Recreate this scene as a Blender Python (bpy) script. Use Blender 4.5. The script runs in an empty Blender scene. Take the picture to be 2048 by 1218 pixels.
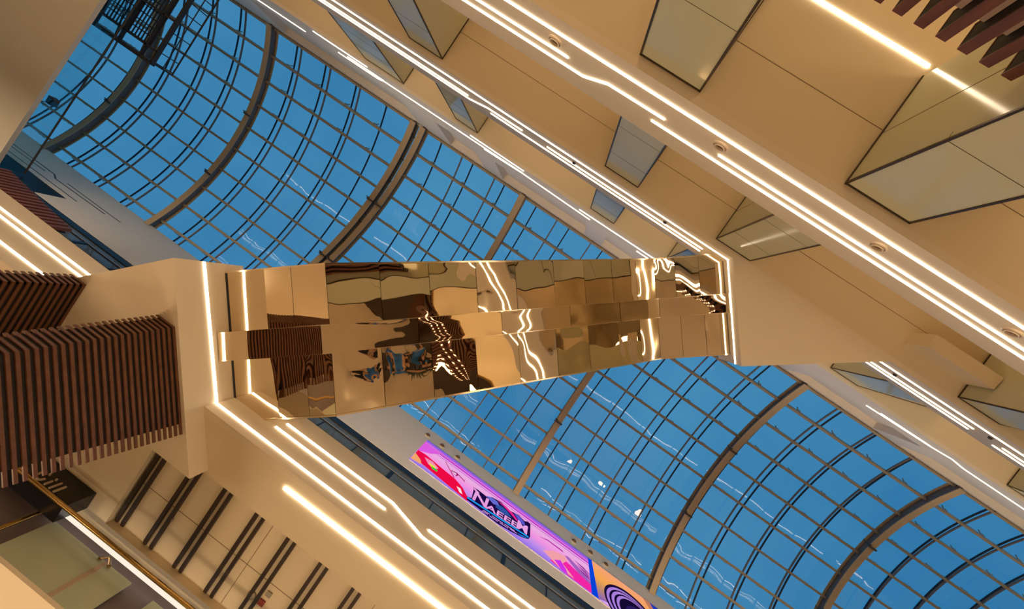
import bpy, math, random
from mathutils import Vector, Matrix, noise
random.seed(7)
S = bpy.context.scene
COL = S.collection
EYE = 1.6                                   # camera height above the ground floor; heights "h" below are above the eye
def H(h): return h + EYE

# ------------------------------------------------------------------ materials
def lin(r, g, b):
    f = lambda c: (c/255/12.92) if c/255 <= .04045 else ((c/255+.055)/1.055)**2.4
    return (f(r), f(g), f(b), 1)
def mat(name, col, rough=.6, metal=0, spec=.5, emit=None, strength=0, noise_amt=0, noise_scale=3, coat=0):
    m = bpy.data.materials.new(name); m.use_nodes = True
    nt = m.node_tree; b = nt.nodes['Principled BSDF']
    b.inputs['Base Color'].default_value = col if len(col) == 4 else (*col, 1)
    b.inputs['Roughness'].default_value = rough; b.inputs['Metallic'].default_value = metal
    b.inputs['Specular IOR Level'].default_value = spec; b.inputs['Coat Weight'].default_value = coat
    if emit:
        b.inputs['Emission Color'].default_value = (*emit[:3], 1); b.inputs['Emission Strength'].default_value = strength
    if noise_amt:
        tc = nt.nodes.new('ShaderNodeTexCoord'); n = nt.nodes.new('ShaderNodeTexNoise')
        n.inputs['Scale'].default_value = noise_scale; n.inputs['Detail'].default_value = 3
        mx = nt.nodes.new('ShaderNodeMix'); mx.data_type = 'RGBA'
        c = Vector(col[:3]); mx.inputs[6].default_value = (*(c*(1-noise_amt)), 1); mx.inputs[7].default_value = (*(c*(1+noise_amt)), 1)
        nt.links.new(tc.outputs['Object'], n.inputs['Vector']); nt.links.new(n.outputs['Fac'], mx.inputs[0])
        nt.links.new(mx.outputs[2], b.inputs['Base Color'])
    return m
def wood(name, c1, c2, axis=2, rough=.45):
    m = mat(name, c1, rough); nt = m.node_tree; b = nt.nodes['Principled BSDF']
    tc = nt.nodes.new('ShaderNodeTexCoord'); mp = nt.nodes.new('ShaderNodeMapping')
    s = [14, 14, 14]; s[axis] = .8; mp.inputs['Scale'].default_value = s
    n = nt.nodes.new('ShaderNodeTexNoise'); n.inputs['Scale'].default_value = 1; n.inputs['Detail'].default_value = 5
    r = nt.nodes.new('ShaderNodeValToRGB'); r.color_ramp.elements[0].color = (*c1, 1); r.color_ramp.elements[1].color = (*c2, 1)
    r.color_ramp.elements[0].position = .3; r.color_ramp.elements[1].position = .7
    nt.links.new(tc.outputs['Object'], mp.inputs['Vector']); nt.links.new(mp.outputs['Vector'], n.inputs['Vector'])
    nt.links.new(n.outputs['Fac'], r.inputs['Fac']); nt.links.new(r.outputs['Color'], b.inputs['Base Color'])
    return m
def emis(name, col, s):
    m = bpy.data.materials.new(name); m.use_nodes = True; nt = m.node_tree; nt.nodes.clear()
    e = nt.nodes.new('ShaderNodeEmission'); o = nt.nodes.new('ShaderNodeOutputMaterial')
    e.inputs['Color'].default_value = (*col[:3], 1); e.inputs['Strength'].default_value = s
    nt.links.new(e.outputs[0], o.inputs['Surface']); return m
def clear_glass(name, tint=(1, 1, 1), ior=1.5, wav=0, scale=1.0, rough=0.0, boost=1.0):
    m = bpy.data.materials.new(name); m.use_nodes = True; nt = m.node_tree; nt.nodes.clear()
    o = nt.nodes.new('ShaderNodeOutputMaterial'); mx = nt.nodes.new('ShaderNodeMixShader')
    t = nt.nodes.new('ShaderNodeBsdfTransparent'); g = nt.nodes.new('ShaderNodeBsdfGlossy'); f = nt.nodes.new('ShaderNodeFresnel')
    t.inputs['Color'].default_value = (*tint, 1); g.inputs['Roughness'].default_value = rough; f.inputs['IOR'].default_value = ior
    k = nt.nodes.new('ShaderNodeMath'); k.operation = 'MULTIPLY'; k.inputs[1].default_value = boost
    k2 = nt.nodes.new('ShaderNodeMath'); k2.operation = 'MINIMUM'; k2.inputs[1].default_value = .06   # coated, low-glare glass
    nt.links.new(f.outputs[0], k.inputs[0]); nt.links.new(k.outputs[0], k2.inputs[0]); nt.links.new(k2.outputs[0], mx.inputs[0])
    nt.links.new(t.outputs[0], mx.inputs[1]); nt.links.new(g.outputs[0], mx.inputs[2]); nt.links.new(mx.outputs[0], o.inputs['Surface'])
    if wav:
        tc = nt.nodes.new('ShaderNodeTexCoord'); n = nt.nodes.new('ShaderNodeTexNoise'); n.inputs['Scale'].default_value = scale; n.inputs['Detail'].default_value = 1
        bp = nt.nodes.new('ShaderNodeBump'); bp.inputs['Strength'].default_value = 1; bp.inputs['Distance'].default_value = wav
        nt.links.new(tc.outputs['Object'], n.inputs['Vector']); nt.links.new(n.outputs['Fac'], bp.inputs['Height'])
        nt.links.new(bp.outputs['Normal'], g.inputs['Normal'])
    return m
M = dict(
    plaster=mat('cream_plaster', (.81, .70, .54), .65, noise_amt=.025, noise_scale=1.5),
    ceiling=mat('beige_ceiling', (.78, .66, .47), .7, noise_amt=.02, noise_scale=1.2),
    upper=mat('pale_upper_plaster', (.80, .72, .62), .7, noise_amt=.02),
    floor=mat('floor_stone', (.62, .50, .36), .25, noise_amt=.06, noise_scale=.8),
    seam=mat('shadow_gap', (.10, .07, .04), .8), cseam=mat('ceiling_joint', (.28, .20, .12), .8),
    wood=wood('walnut_slats', (.105, .036, .015), (.175, .062, .026), 1),
    woodv=wood('walnut_fins', (.085, .024, .010), (.16, .048, .018), 2),
    baffle=wood('dark_baffle_wood', (.020, .010, .007), (.045, .022, .014), 1),
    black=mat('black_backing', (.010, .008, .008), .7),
    brown=mat('pink_brown_backing', (.78, .56, .46), .6),
    steel=mat('arch_steel_paint', (.47, .35, .21), .45, spec=.4),
    webshade=mat('arch_web_shade', (.15, .115, .095), .5), purlin=mat('purlin_paint', (.34, .265, .175), .4),  # arch webs: shade on the unlit rib sides is put into this darker colour
    mull=mat('brown_mullion', (.16, .12, .10), .5),
    joint=mat('navy_glazing_joint', (.008, .010, .022), .6),
    clip=mat('dark_bracket', (.06, .045, .035), .5),
    colglass=mat('olive_back_painted_glass', (.58, .57, .40), .11, spec=.24, coat=.0, noise_amt=.03, noise_scale=.6),
    colframe=mat('bronze_edge_trim', (.07, .045, .025), .4, metal=.6),
    darkglass=mat('dark_curtain_glass', (.105, .120, .118), .06, spec=.35, noise_amt=.35, noise_scale=.7), blackglass=mat('black_glass', (.005, .008, .009), .35, spec=.12), lip2=mat('bronze_transom', (.40, .33, .25), .5),
    darkmetal=mat('dark_window_frame', (.012, .011, .011), .35, metal=.3),
    brass=mat('brass', (.62, .42, .16), .22, metal=1),
    chrome=mat('brushed_bracket', (.45, .36, .25), .3, metal=1),
    signblack=mat('black_sign_face', (.006, .006, .009), .3),
    letter=mat('pale_letter', (.60, .48, .38), .4),
    frosted=mat('green_frosted_glass', (.62, .70, .56), .12, spec=.6, coat=.4),
    lilac=mat('grey_lilac_panel', (.22, .18, .20), .5),
    mirror=mat('mirror_steel', (.80, .68, .50), .012, metal=1),
    lip=mat('polished_edge', (.86, .72, .52), .15, metal=1),
    bar=mat('gantry_steel', (.030, .019, .012), .5),
    tread=mat('escalator_tread', (.08, .08, .08), .5, metal=.6),
    rubber=mat('handrail_rubber', (.012, .012, .012), .4),
    skin=mat('skin', (.46, .26, .16), .5), hair=mat('dark_hair', (.015, .010, .008), .6),
    blue=mat('blue_shirt', (.02, .13, .42), .7), dark=mat('dark_trousers', (.012, .012, .016), .8),
    leaf=mat('dark_leaf', (.01, .035, .018), .5), pot=mat('black_planter', (.015, .015, .015), .4),
    grey=mat('grey_detector', (.36, .31, .25), .5), red=mat('red_detector', (.28, .03, .02), .5),
    ring=mat('downlight_ring', (.66, .52, .38), .4), lens=mat('downlight_cup', (.16, .085, .035), .5),
    led=emis('warm_led', (1, .80, .55), 10.0), long_light=emis('cove_tube', (1, .88, .72), 1.0), dotled=emis('slat_dot_led', (1, .62, .36), 5),
    skyglass=clear_glass('skylight_glass', (.97, .985, 1), 1.5, .012, .8, 0, 1.7),
    parapet=clear_glass('parapet_glass', (.86, .93, .93), 1.5, .003, .5, 0, 1.2),
)

# ------------------------------------------------------------------ mesh helpers
class MB:
    def __init__(s): s.v = []; s.f = []; s.smooth = False
    def add(s, vs, fs):
        o = len(s.v); s.v += [Vector(v) for v in vs]; s.f += [tuple(i+o for i in f) for f in fs]; return s
    def box(s, a, b):
        x0, y0, z0 = [min(p, q) for p, q in zip(a, b)]; x1, y1, z1 = [max(p, q) for p, q in zip(a, b)]
        return s.add([(x0,y0,z0),(x1,y0,z0),(x1,y1,z0),(x0,y1,z0),(x0,y0,z1),(x1,y0,z1),(x1,y1,z1),(x0,y1,z1)],
                     [(3,2,1,0),(4,5,6,7),(0,1,5,4),(1,2,6,5),(2,3,7,6),(3,0,4,7)])
    def hexa(s, lo, hi):          # four bottom corners, four top corners
        return s.add(list(lo)+list(hi), [(3,2,1,0),(4,5,6,7),(0,1,5,4),(1,2,6,5),(2,3,7,6),(3,0,4,7)])
    def prism(s, poly, z0, z1):   # plan polygon [(x,y)]
        n = len(poly); vs = [(x, y, z0) for x, y in poly] + [(x, y, z1) for x, y in poly]
        return s.add(vs, [tuple(range(n))[::-1], tuple(range(n, 2*n))] + [(i, (i+1) % n, n+(i+1) % n, n+i) for i in range(n)])
    def bar(s, a, b, w, d, up=(0, 0, 1)):   # rectangular bar from a to b, w across, d along up
        a, b, up = Vector(a), Vector(b), Vector(up); t = (b-a).normalized(); x = t.cross(up).normalized(); y = x.cross(t).normalized()
        q = lambda p: [p - x*w/2 - y*d/2, p + x*w/2 - y*d/2, p + x*w/2 + y*d/2, p - x*w/2 + y*d/2]
        return s.hexa(q(a), q(b))
    def tube(s, pts, r, n=10):
        pts = [Vector(p) for p in pts]; o = len(s.v); m = len(pts)
        rr = r if isinstance(r, (list, tuple)) else [r]*m
        for i, p in enumerate(pts):
            t = (pts[min(i+1, m-1)] - pts[max(i-1, 0)]).normalized()
            u = Vector((0, 0, 1)) if abs(t.z) < .9 else Vector((1, 0, 0)); x = t.cross(u).normalized(); y = x.cross(t)
            s.v += [p + (x*math.cos(2*math.pi*k/n) + y*math.sin(2*math.pi*k/n))*rr[i] for k in range(n)]
        for i in range(m-1):
            s.f += [(o+i*n+k, o+i*n+(k+1) % n, o+(i+1)*n+(k+1) % n, o+(i+1)*n+k) for k in range(n)]
        s.f += [tuple(o+k for k in range(n))[::-1], tuple(o+(m-1)*n+k for k in range(n))]
        s.smooth = True; return s
    def lathe(s, c, ax, prof, n=24):        # prof [(radius, offset along ax)]
        c, ax = Vector(c), Vector(ax).normalized(); u = Vector((0, 0, 1)) if abs(ax.z) < .9 else Vector((1, 0, 0))
        x = ax.cross(u).normalized(); y = ax.cross(x); o = len(s.v)
        for r, z in prof: s.v += [c + ax*z + (x*math.cos(2*math.pi*k/n)+y*math.sin(2*math.pi*k/n))*r for k in range(n)]
        for i in range(len(prof)-1):
            s.f += [(o+i*n+k, o+i*n+(k+1) % n, o+(i+1)*n+(k+1) % n, o+(i+1)*n+k) for k in range(n)]
        s.f.append(tuple(o+(len(prof)-1)*n+k for k in range(n))); s.smooth = True; return s
    def build(s, name, m, parent=None, smooth=None):
        L = Vector(parent.get('_L', (0, 0, 0))) if parent else Vector((0, 0, 0))
        if parent is None and s.v:          # a thing that is one mesh has its origin at the middle of its underside
            L = Vector([(min(v[i] for v in s.v)+max(v[i] for v in s.v))/2 for i in (0, 1)] + [min(v[2] for v in s.v)])
        me = bpy.data.meshes.new(name); me.from_pydata([v-L for v in s.v], [], s.f); me.update()
        me.materials.append(M[m] if isinstance(m, str) else m)
        if s.smooth if smooth is None else smooth:
            me.polygons.foreach_set('use_smooth', [True]*len(me.polygons))
            try: me.set_sharp_from_angle(angle=math.radians(40))
            except Exception: pass
        o = bpy.data.objects.new(name, me); COL.objects.link(o)
        if parent: o.parent = parent; o['_L'] = L[:]
        else: o.location = L; o['_L'] = L[:]
        return o
def box(a, b): return MB().box(a, b)
def tag(o, label, cat=None, group=None, kind=None):
    o['label'] = label
    if cat: o['category'] = cat
    if group: o['group'] = group
    if kind: o['kind'] = kind
    return o
def thing(name, loc, label, cat, group=None, kind=None):
    o = bpy.data.objects.new(name, None); COL.objects.link(o); o.location = loc; o['_L'] = tuple(loc); o.empty_display_size = .2
    return tag(o, label, cat, group, kind)
def struct(o, label, cat='building'): return tag(o, label, cat, None, 'structure')
def copy_tree(o, loc, label, parent=None):
    c = o.copy(); COL.objects.link(c)
    if parent: c.parent = parent
    else: c.location = loc; c['label'] = label
    for ch in list(o.children): copy_tree(ch, None, None, c)
    return c
X0, X1 = -42.0, 36.0
RY, LY, WY = -3.26, 4.54, 8.51              # right fascia plane, left lower fascia plane, left upper wall plane

# ------------------------------------------------------------------ ground floor and shell
fl = MB().box((X0, -12, -.3), (X1, 11, 0)).build('floor', 'floor'); struct(fl, 'beige polished stone ground floor of the atrium', 'floor')
struct(box((X0-.3, -12, 0), (X0, 11, H(24))).build('wall_back', 'upper'), 'beige end wall closing the far left end of the atrium', 'wall')
struct(box((X1, -12, 0), (X1+.3, 11, H(24))).build('wall_front', 'upper'), 'beige end wall closing the far right end of the atrium', 'wall')
wr = box((X0, -12.3, 0), (X1, -12, H(24))).build('wall_right', 'ceiling'); struct(wr, 'beige back wall of the right-hand galleries', 'wall')
struct(box((X0, 10.7, 0), (X1, 11, H(7.2))).build('wall_left', 'ceiling'), 'beige ground level wall behind the left-hand shops', 'wall')
# ground-level shop wall on the right, seen in the mirror: dark below, pale green over, olive above
sh = thing('shop_wall', (8, -7.1, 0), 'dark brown ground level shop front seen at the edge of the mirrored floor', 'shop front')
box((3.7, -7.2, 0), (24, -7.0, H(2.6))).build('dark_panel', mat('dark_shop', (.030, .014, .007), .25), sh)
box((3.7, -7.15, H(2.6)), (24, -6.95, H(6.85))).build('upper_panel', 'ceiling', sh)
box((3.7, -7.02, H(2.55)), (24, -6.9, H(2.65))).build('brass_rail', 'brass', sh)

# ------------------------------------------------------------------ light strips
def strip(name, path, place, label, w=.046, dep=.020, m='led', group=None):
    """path [(along, h)] on a vertical face; place(along, h, out) -> point"""
    mb = MB(); n = len(path); P = [Vector(p) for p in path]; L = []; R = []
    for i in range(n):
        d0 = (P[i]-P[i-1]).normalized() if i else (P[1]-P[0]).normalized()
        d1 = (P[i+1]-P[i]).normalized() if i < n-1 else d0
        nn = Vector((-(d0.y+d1.y), d0.x+d1.x)).normalized(); k = w/2/max(.5, nn.dot(Vector((-d0.y, d0.x))))
        L.append(P[i]+nn*k); R.append(P[i]-nn*k)
    prof = [(0, 0), (.0, .7), (.25, 1), (.75, 1), (1, .7), (1, 0)]
    vs = []
    for i in range(n):
        for a, b in prof:
            q = L[i].lerp(R[i], a); vs.append(place(q.x, q.y, b*dep+.001))
    c = len(prof); fs = [(i*c+j, i*c+j+1, (i+1)*c+j+1, (i+1)*c+j) for i in range(n-1) for j in range(c-1)]
    fs += [tuple(range(c))[::-1], tuple((n-1)*c+j for j in range(c))]
    o = mb.add(vs, fs).build(name, m); return tag(o, label, 'light strip', group)
onR = lambda x, h, d: (x, RY+d, H(h))
onL = lambda x, h, d: (x, LY-d, H(h))

# ------------------------------------------------------------------ right-hand stack: three slab edges, ceilings, columns
slabs = [(6.87, 8.62, 8.0), (12.30, 14.05, 13.4), (17.75, 19.90, 18.9)]
words = ['lowest', 'middle', 'topmost']
for i, (b, t, f) in enumerate(slabs):
    c = box((X0, -12, H(b)), (X1, RY-.12, H(f))).build('ceiling', 'ceiling'); struct(c, f'beige gallery ceiling beside the {words[i]} right-hand light band', 'ceiling')
    s = box((X0, -4.266, H(b)-.003), (X1, -4.255, H(b)+.01)).build('ceiling_seam', 'cseam', c)
    if i == 0:
        for x in (-6.0, 6.2): box((x, -12, H(b)-.003), (x+.012, RY-.12, H(b)+.01)).build('ceiling_seam', 'cseam', c)
    fa = box((X0, RY-.12, H(b)), (X1, RY, H(t))).build(f'trim_{i+1}', 'plaster' if i < 2 else 'upper'); struct(fa, f'{words[i]} right-hand slab edge, a cream fascia carrying light strips', 'fascia')
G = 'light strips on the right-hand slab edges'
strip('light_strip', [(X0+1, 7.23), (X1-1, 7.23)], onR, 'long straight light strip along the lower edge of the wide lowest right-hand band', group=G)
strip('light_strip', [(X0+1, 8.05), (-1.80, 8.05), (-1.34, 7.79), (-.30, 7.77)], onR, 'light strip with a sloping jog between two round speakers on the lowest right-hand band', group=G)
strip('light_strip', [(X0+1, 7.76), (-2.10, 7.76)], onR, 'light strip ending beside the round speaker nearest the top of the photo', group=G)
strip('light_strip', [(-.48, 8.06), (X1-1, 8.06)], onR, 'upper straight light strip on the lowest right-hand band, starting below the jogged strip', group=G)
strip('light_strip', [(.69, 7.80), (X1-1, 7.80)], onR, 'light strip starting just after the second round speaker on the lowest right-hand band', group=G)
strip('light_strip', [(X0+1, 12.64), (2.84, 12.64)], onR, 'long straight light strip low on the middle right-hand band, left of the escalator', group=G)
strip('light_strip', [(X0+1, 13.47), (-5.3, 13.44), (-4.62, 13.17), (-3.49, 13.15)], onR, 'thin light strip with a small jog on the middle right-hand band', group=G)
strip('light_strip', [(X0+1, 13.2), (-5.3, 13.2)], onR, 'thin light strip ending before the jog on the middle right-hand band', group=G)
strip('light_strip', [(-4.58, 13.46), (2.24, 13.46)], onR, 'upper light strip of the middle right-hand band running down to the escalator corner', group=G)
strip('light_strip', [(-2.68, 13.14), (2.21, 13.14)], onR, 'inner light strip of the middle right-hand band ending at the escalator corner', group=G)
strip('light_strip', [(7.0, 12.76), (X1-1, 12.76)], onR, 'long light strip on the middle right-hand band, right of the escalator landing', group=G)
strip('light_strip', [(7.0, 13.58), (10.31, 13.56)], onR, 'upper short light strip just right of the escalator landing', group=G)
strip('light_strip', [(7.0, 13.3), (10.18, 13.26)], onR, 'inner short light strip just right of the escalator landing', group=G)
strip('light_strip', [(11.02, 13.57), (X1-1, 13.57)], onR, 'upper light strip by the right edge of the photo on the middle band', group=G)
strip('light_strip', [(11.01, 13.27), (X1-1, 13.27)], onR, 'inner light strip by the right edge of the photo on the middle band', group=G)
strip('light_strip', [(X0+1, 19.1), (-14.85, 19.1)], onR, 'far light strip at the top of the photo on the topmost right-hand band', group=G)
strip('light_strip', [(-13.79, 18.07), (-11.16, 18.05)], onR, 'short lower light strip on the topmost band near the bluish glass column', group=G)
strip('light_strip', [(-13.0, 18.86), (-11.0, 18.84), (-10.58, 18.58), (-3.99, 18.46)], onR, 'long bent light strip on the topmost right-hand band beside the skylight', group=G)
strip('light_strip', [(-12.33, 18.5), (-10.58, 18.5)], onR, 'short middle light strip merging into the bent one on the topmost band', group=G)
strip('light_strip', [(-6.29, 17.95), (-3.88, 17.98)], onR, 'short lower light strip on the topmost band, left of the merged strips', group=G)
strip('light_strip', [(-5.80, 18.72), (-3.99, 18.52), (-.90, 18.78)], onR, 'kinked light strip on the topmost band below the second skylight bay', group=G)
strip('light_strip', [(-1.40, 18.2), (2.6, 18.1)], onR, 'light strip on the topmost band ending at the escalator outline', group=G)
strip('light_strip', [(1.22, 18.8), (2.6, 18.75)], onR, 'short inner light strip on the topmost band right above the escalator', group=G)
strip('light_strip', [(11.2, 18.97), (13.6, 18.69), (14.2, 18.42), (14.9, 18.72), (X1-1, 18.9)], onR, 'wavy light strip on the topmost band at the right, beside the skylight', group=G)
strip('light_strip', [(11.6, 18.70), (13.5, 18.62)], onR, 'short bright light strip lying against the wavy one on the right', group=G)

# round speakers on the lowest band
def speaker(x):
    t = thing('round_speaker', (x, RY, H(7.5)), '', 'speaker', 'round speakers on the lowest right-hand band')
    c = (x, RY, H(7.5))
    MB().lathe(c, (0, 1, 0), [(.13, 0), (.128, .018), (.115, .03), (.10, .03), (.092, .012)]).build('outer_ring', 'ring', t)
    MB().lathe(c, (0, 1, 0), [(.09, .004), (.088, .04), (.078, .048), (.066, .04), (.060, .012)]).build('inner_ring', 'ring', t)
    MB().lathe(c, (0, 1, 0), [(.06, .004), (.055, .016), (.025, .026), (.001, .028)]).build('cone', 'lens', t)
    return t
sp = speaker(0)
for i, (x, lab) in enumerate([(-2.34, 'round recessed speaker nearest the top of the photo'), (.61, 'second round speaker, below the jogged light strip'),
                (3.26, 'third round speaker, left of the large glass column corner'), (5.40, 'round speaker at the right edge of the photo')]):
    if i == 0: sp.location = (x, RY, H(7.5)); sp['label'] = lab + ' on the cream band'
    else: copy_tree(sp, (x, RY, H(7.5)), lab + ' on the cream band')
for x, h, lab in [(-1.81, 12.97, 'tiny dark spot camera on the middle band, left of the escalator corner column'), (1.01, 12.94, 'tiny dark spot camera on the middle band just above the escalator corner'),
                (7.79, 13.02, 'tiny dark spot camera on the middle band, right of the escalator landing'), (10.44, 13.03, 'tiny dark slot sensor between light strips at the right')]:
    tag(MB().lathe((x, RY, H(h)), (0, 1, 0), [(.05, 0), (.05, .03), (.035, .05), (.001, .05)], 14).build('sensor', 'black'), lab, 'sensor', 'small sensors on the middle band')

# glass-clad columns standing between floor and ceiling on every level
FY = -3.43
def column(x0, x1, zb, zt, yb, label, chamfer=False, jz=None, poly=None):
    zb, zt = zb+.022*(zb > 0), zt-.022
    t = thing('glass_column', ((x0+x1)/2, (FY+yb)/2, zb), label, 'column', 'glass clad columns of the right-hand galleries', 'thing')
    poly = poly or ([(x0, FY), (x0, yb+.3), (x0+.2, yb), (x1-.2, yb), (x1, yb+.3), (x1, FY)] if chamfer else [(x0, FY), (x0, yb), (x1, yb), (x1, FY)])
    MB().prism([(x, y) for x, y in poly], zb, zt-.02).build('glass_cladding', 'colglass', t)
    e = .014
    for x in (x0, x1): box((x-e, FY-e, zb), (x+e, FY+e, zt)).build('corner_trim', 'colframe', t)
    cap = MB(); cap.box((x0-.012, FY-.02, zt-.03), (x1+.012, FY+.014, zt)); cap.box((x0-.014, yb, zt-.03), (x0+.02, FY, zt)); cap.box((x1-.02, yb, zt-.03), (x1+.014, FY, zt))
    cap.build('top_channel', 'colframe', t)
    j = MB()
    for z in (jz or [zb+(zt-zb)*.72, zb+(zt-zb)*.35]):
        j.box((x0-.002, FY-.1, z), (x1+.002, FY+.003, z+.006))
    for y in (-4.2, -4.9):
        if y > yb+.3: j.box((x0-.003, y, zb), (x0+.02, y+.006, zt-.03))
    j.build('glass_joint', 'seam', t)
z1, z2, z3 = H(6.87), H(12.3), H(17.75)
column(-1.04, -.09, 0, z1, -5.6, 'flat pale glass column at the top of the photo, right of centre', True, [H(5.4), H(3.2)])
column(2.17, 3.11, 0, z1, -5.08, 'large olive and cream glass column corner at the upper right edge', True, [H(5.15), H(3.2)],
       [(2.17, FY), (2.17, -5.08), (4.4, -5.3), (3.11, FY)])
F2f = H(8.0)
column(-11.2, -9.42, F2f, z2, -5.2, 'bluish wide glass column on the middle level at the top edge')
column(-7.05, -6.02, F2f, z2, -5.2, 'glass column with blue and olive faces at top centre')
column(-1.03, -.07, F2f, z2, -5.2, 'pale green glass column between the two upper bands in the middle')
column(2.19, 3.14, F2f, z2, -5.2, 'olive glass column right of the escalator top corner')
column(15.5, 16.5, F2f, z2, -5.2, 'middle level glass column beyond the right edge')
F3f = H(13.4)
column(-11.2, -9.42, F3f, z3, -4.6, 'blue grey wide glass column on the top level beside the skylight', jz=[H(16.6), H(16.45), H(15.5)])
column(-7.0, -6.04, F3f, z3, -4.6, 'narrow blue glass column on the top level right of the wide one', jz=[H(16.7), H(15.9)])
column(-1.06, -.07, F3f, z3, -4.6, 'grey glass column on the top level left of the escalator corner')
column(2.15, 3.1, F3f, z3, -4.6, 'small glass column peeping over the escalator top')
column(15.5, 16.6, F3f, z3, -4.6, 'olive glass column on the top level at the right edge')
def angled(x0, zb, zt, label, x2, y2):
    zb, zt = zb+.022, zt-.022
    t = thing('glass_column', (x0+1, FY-.4, zb), label, 'column', 'glass clad columns of the right-hand galleries', 'thing')
    poly = [(x0, FY), (x0, FY-1.4), (x2, FY-1.4), (x2, y2), (x0+1.05, FY)]
    MB().prism(poly, zb, zt-.02).build('glass_cladding', 'colglass', t)
    c = MB()
    for a, b in ((poly[0], poly[1]), (poly[0], poly[4]), (poly[4], poly[3])): c.bar((*a, zt-.015), (*b, zt-.015), .03, .03)
    c.build('top_channel', 'colframe', t)
    box((x0-.014, FY-.014, zb), (x0+.014, FY+.014, zt)).build('corner_trim', 'colframe', t)
angled(8.75, F2f, z2, 'olive and blue glass shop corner beside the hanging beige box at right', 12.2, -4.35)
angled(8.8, F3f, z3, 'olive and slate glass shop corner below the escalator landing edge', 12.6, -4.3)
# beige bulkhead box hanging from the middle ceiling
hb = MB().hexa([(7.10, -4.09, H(11.53)), (8.73, -4.09, H(11.53)), (8.70, -3.77, H(11.53)), (7.10, -3.77, H(11.53))],
               [(7.12, -4.10, z2), (8.73, -4.10, z2), (8.70, -3.76, z2), (7.09, -3.76, z2)]).build('ceiling_box', 'ceiling')
tag(hb, 'beige rectangular box hanging from the ceiling right of the escalator landing', 'bulkhead', kind='thing')
# straight light along the ground level ceiling, and the walnut fins
o = MB().box((-.04, -5.262, z1-.022), (2.165, -5.218, z1-.001)).build('light_strip', 'led'); tag(o, 'single straight light strip on the ceiling at the upper right, ending at the glass column', 'light strip')
fs = thing('fin_screen', (.8, -3.9, 0), 'walnut fin screen in the top right corner of the photo', 'slatted screen')
FN = [(.42+.3165*i)*.67 for i in range(-1, 9)]; FT, FF = H(4.6), -3.752      # fin tops and front faces
for x in FN:
    f = MB().box((x, FF-.022, .05), (x+.098, FF, FT)); f.box((x, FF-.26, FT-.012), (x+.03, FF-.022, FT)); f.box((x, FF-.26, .05), (x+.012, FF-.245, FT)); f.build('fin', 'woodv', fs)
lin_, bk_ = MB(), MB()
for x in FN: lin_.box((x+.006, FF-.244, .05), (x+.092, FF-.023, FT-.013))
for a, b in zip(FN, FN[1:]): bk_.box((a+.099, FF-.21, .05), (b-.001, FF-.17, FT-.15))
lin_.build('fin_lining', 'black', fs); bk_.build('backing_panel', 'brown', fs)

# upper right wall with niches below the skylight
up = MB()
piers = [(X0, -18.5), (-10.4, -8.5), (-6.6, -5.5), (-.95, 0.0), (2.2, 3.2), (8.4, 9.8), (14.2, 15.4)]
edges = [X0] + [v for p in piers for v in p][1:] + [X1]
for a, b in piers: up.box((a, RY-.3, H(19.9)), (b, RY, H(22.75)))
up.box((X0, RY-.7, H(19.9)), (X1, RY-.3, H(23.3)))
up.box((X0, RY-.7, H(22.75)), (X1, RY+.0, H(23.3)))
struct(up.build('wall_right_upper', 'upper'), 'pale upper wall with shallow niches between the topmost band and the skylight', 'wall')
struct(box((X0, RY-.02, H(23.1)), (X1, RY+.06, H(23.3))).build('trim_4', 'upper'), 'thin pale edge moulding along the right side of the skylight', 'moulding')
struct(box((X0, -12, H(23.3)), (X1, RY, H(23.6))).build('ceiling_roof_right', 'upper'), 'flat roof over the right-hand galleries', 'roof')

# ------------------------------------------------------------------ left-hand side
def eu(u, v): return (u*.7777+v*.6287, -u*.6287+v*.7777)      # escalator axes: u along, v across
UB = -5.75
A_, B_ = eu(UB, -1.13), eu(UB, 2.215)
RC = 7.43                                   # recess ceiling above the baffles
slabL = box((X0, LY+.1, H(7.27)), (X1, 5.41, H(8.4))); slabL.box((X0, 5.41, H(RC)), (X1, 10.7, H(8.4)))
slabL.box((X0, 5.41, H(7.27)), (-4.03, 10.7, H(RC))); slabL.box((-4.03, 7.12, H(7.27)), (X1, 10.7, H(RC)))
cl = slabL.build('ceiling', 'ceiling'); struct(cl, 'beige ceiling with a recess for dark baffles at the lower left', 'ceiling')
for x in (-1.75, .3): box((x, 5.42, H(RC)-.004), (x+.01, 7.1, H(RC)+.004)).build('ceiling_seam', 'cseam', cl)
box((-4.0, 6.3, H(RC)-.004), (X1, 6.31, H(RC)+.004)).build('ceiling_seam', 'cseam', cl)
o = MB().box((-3.70, LY, H(7.27)), (X1, LY+.1, H(8.93))).build('trim_5', 'plaster'); struct(o, 'wide cream slab edge with light strips below the escalator', 'fascia')
o = MB().box((X0, LY, H(7.08)), (-6.65, LY+.1, H(8.93))).build('trim_6', 'plaster'); struct(o, 'cream slab edge with light strips at the left edge of the photo', 'fascia')
blk = MB().prism([A_, B_, (-6.65, 5.31), (-6.65, 4.2)], H(6.87), H(8.5)).build('trim_7', 'plaster'); struct(blk, 'cream bulkhead block at the foot of the escalator', 'bulkhead')
G = 'light strips on the left-hand slab edges'
strip('light_strip', [(-3.69, 7.52), (X1-1, 7.52)], onL, 'lowest long light strip of the cream slab edge below the escalator', group=G)
strip('light_strip', [(-2.82, 8.03), (-.45, 8.03)], onL, 'short middle light strip below the escalator, ending beside the jog', group=G)
strip('light_strip', [(-2.78, 8.33), (-.42, 8.34), (.32, 8.03), (X1-1, 8.07)], onL, 'jogged light strip of the cream slab edge below the escalator', group=G)
strip('light_strip', [(.36, 8.33), (X1-1, 8.30)], onL, 'upper light strip starting after the jog below the escalator', group=G)
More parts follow.
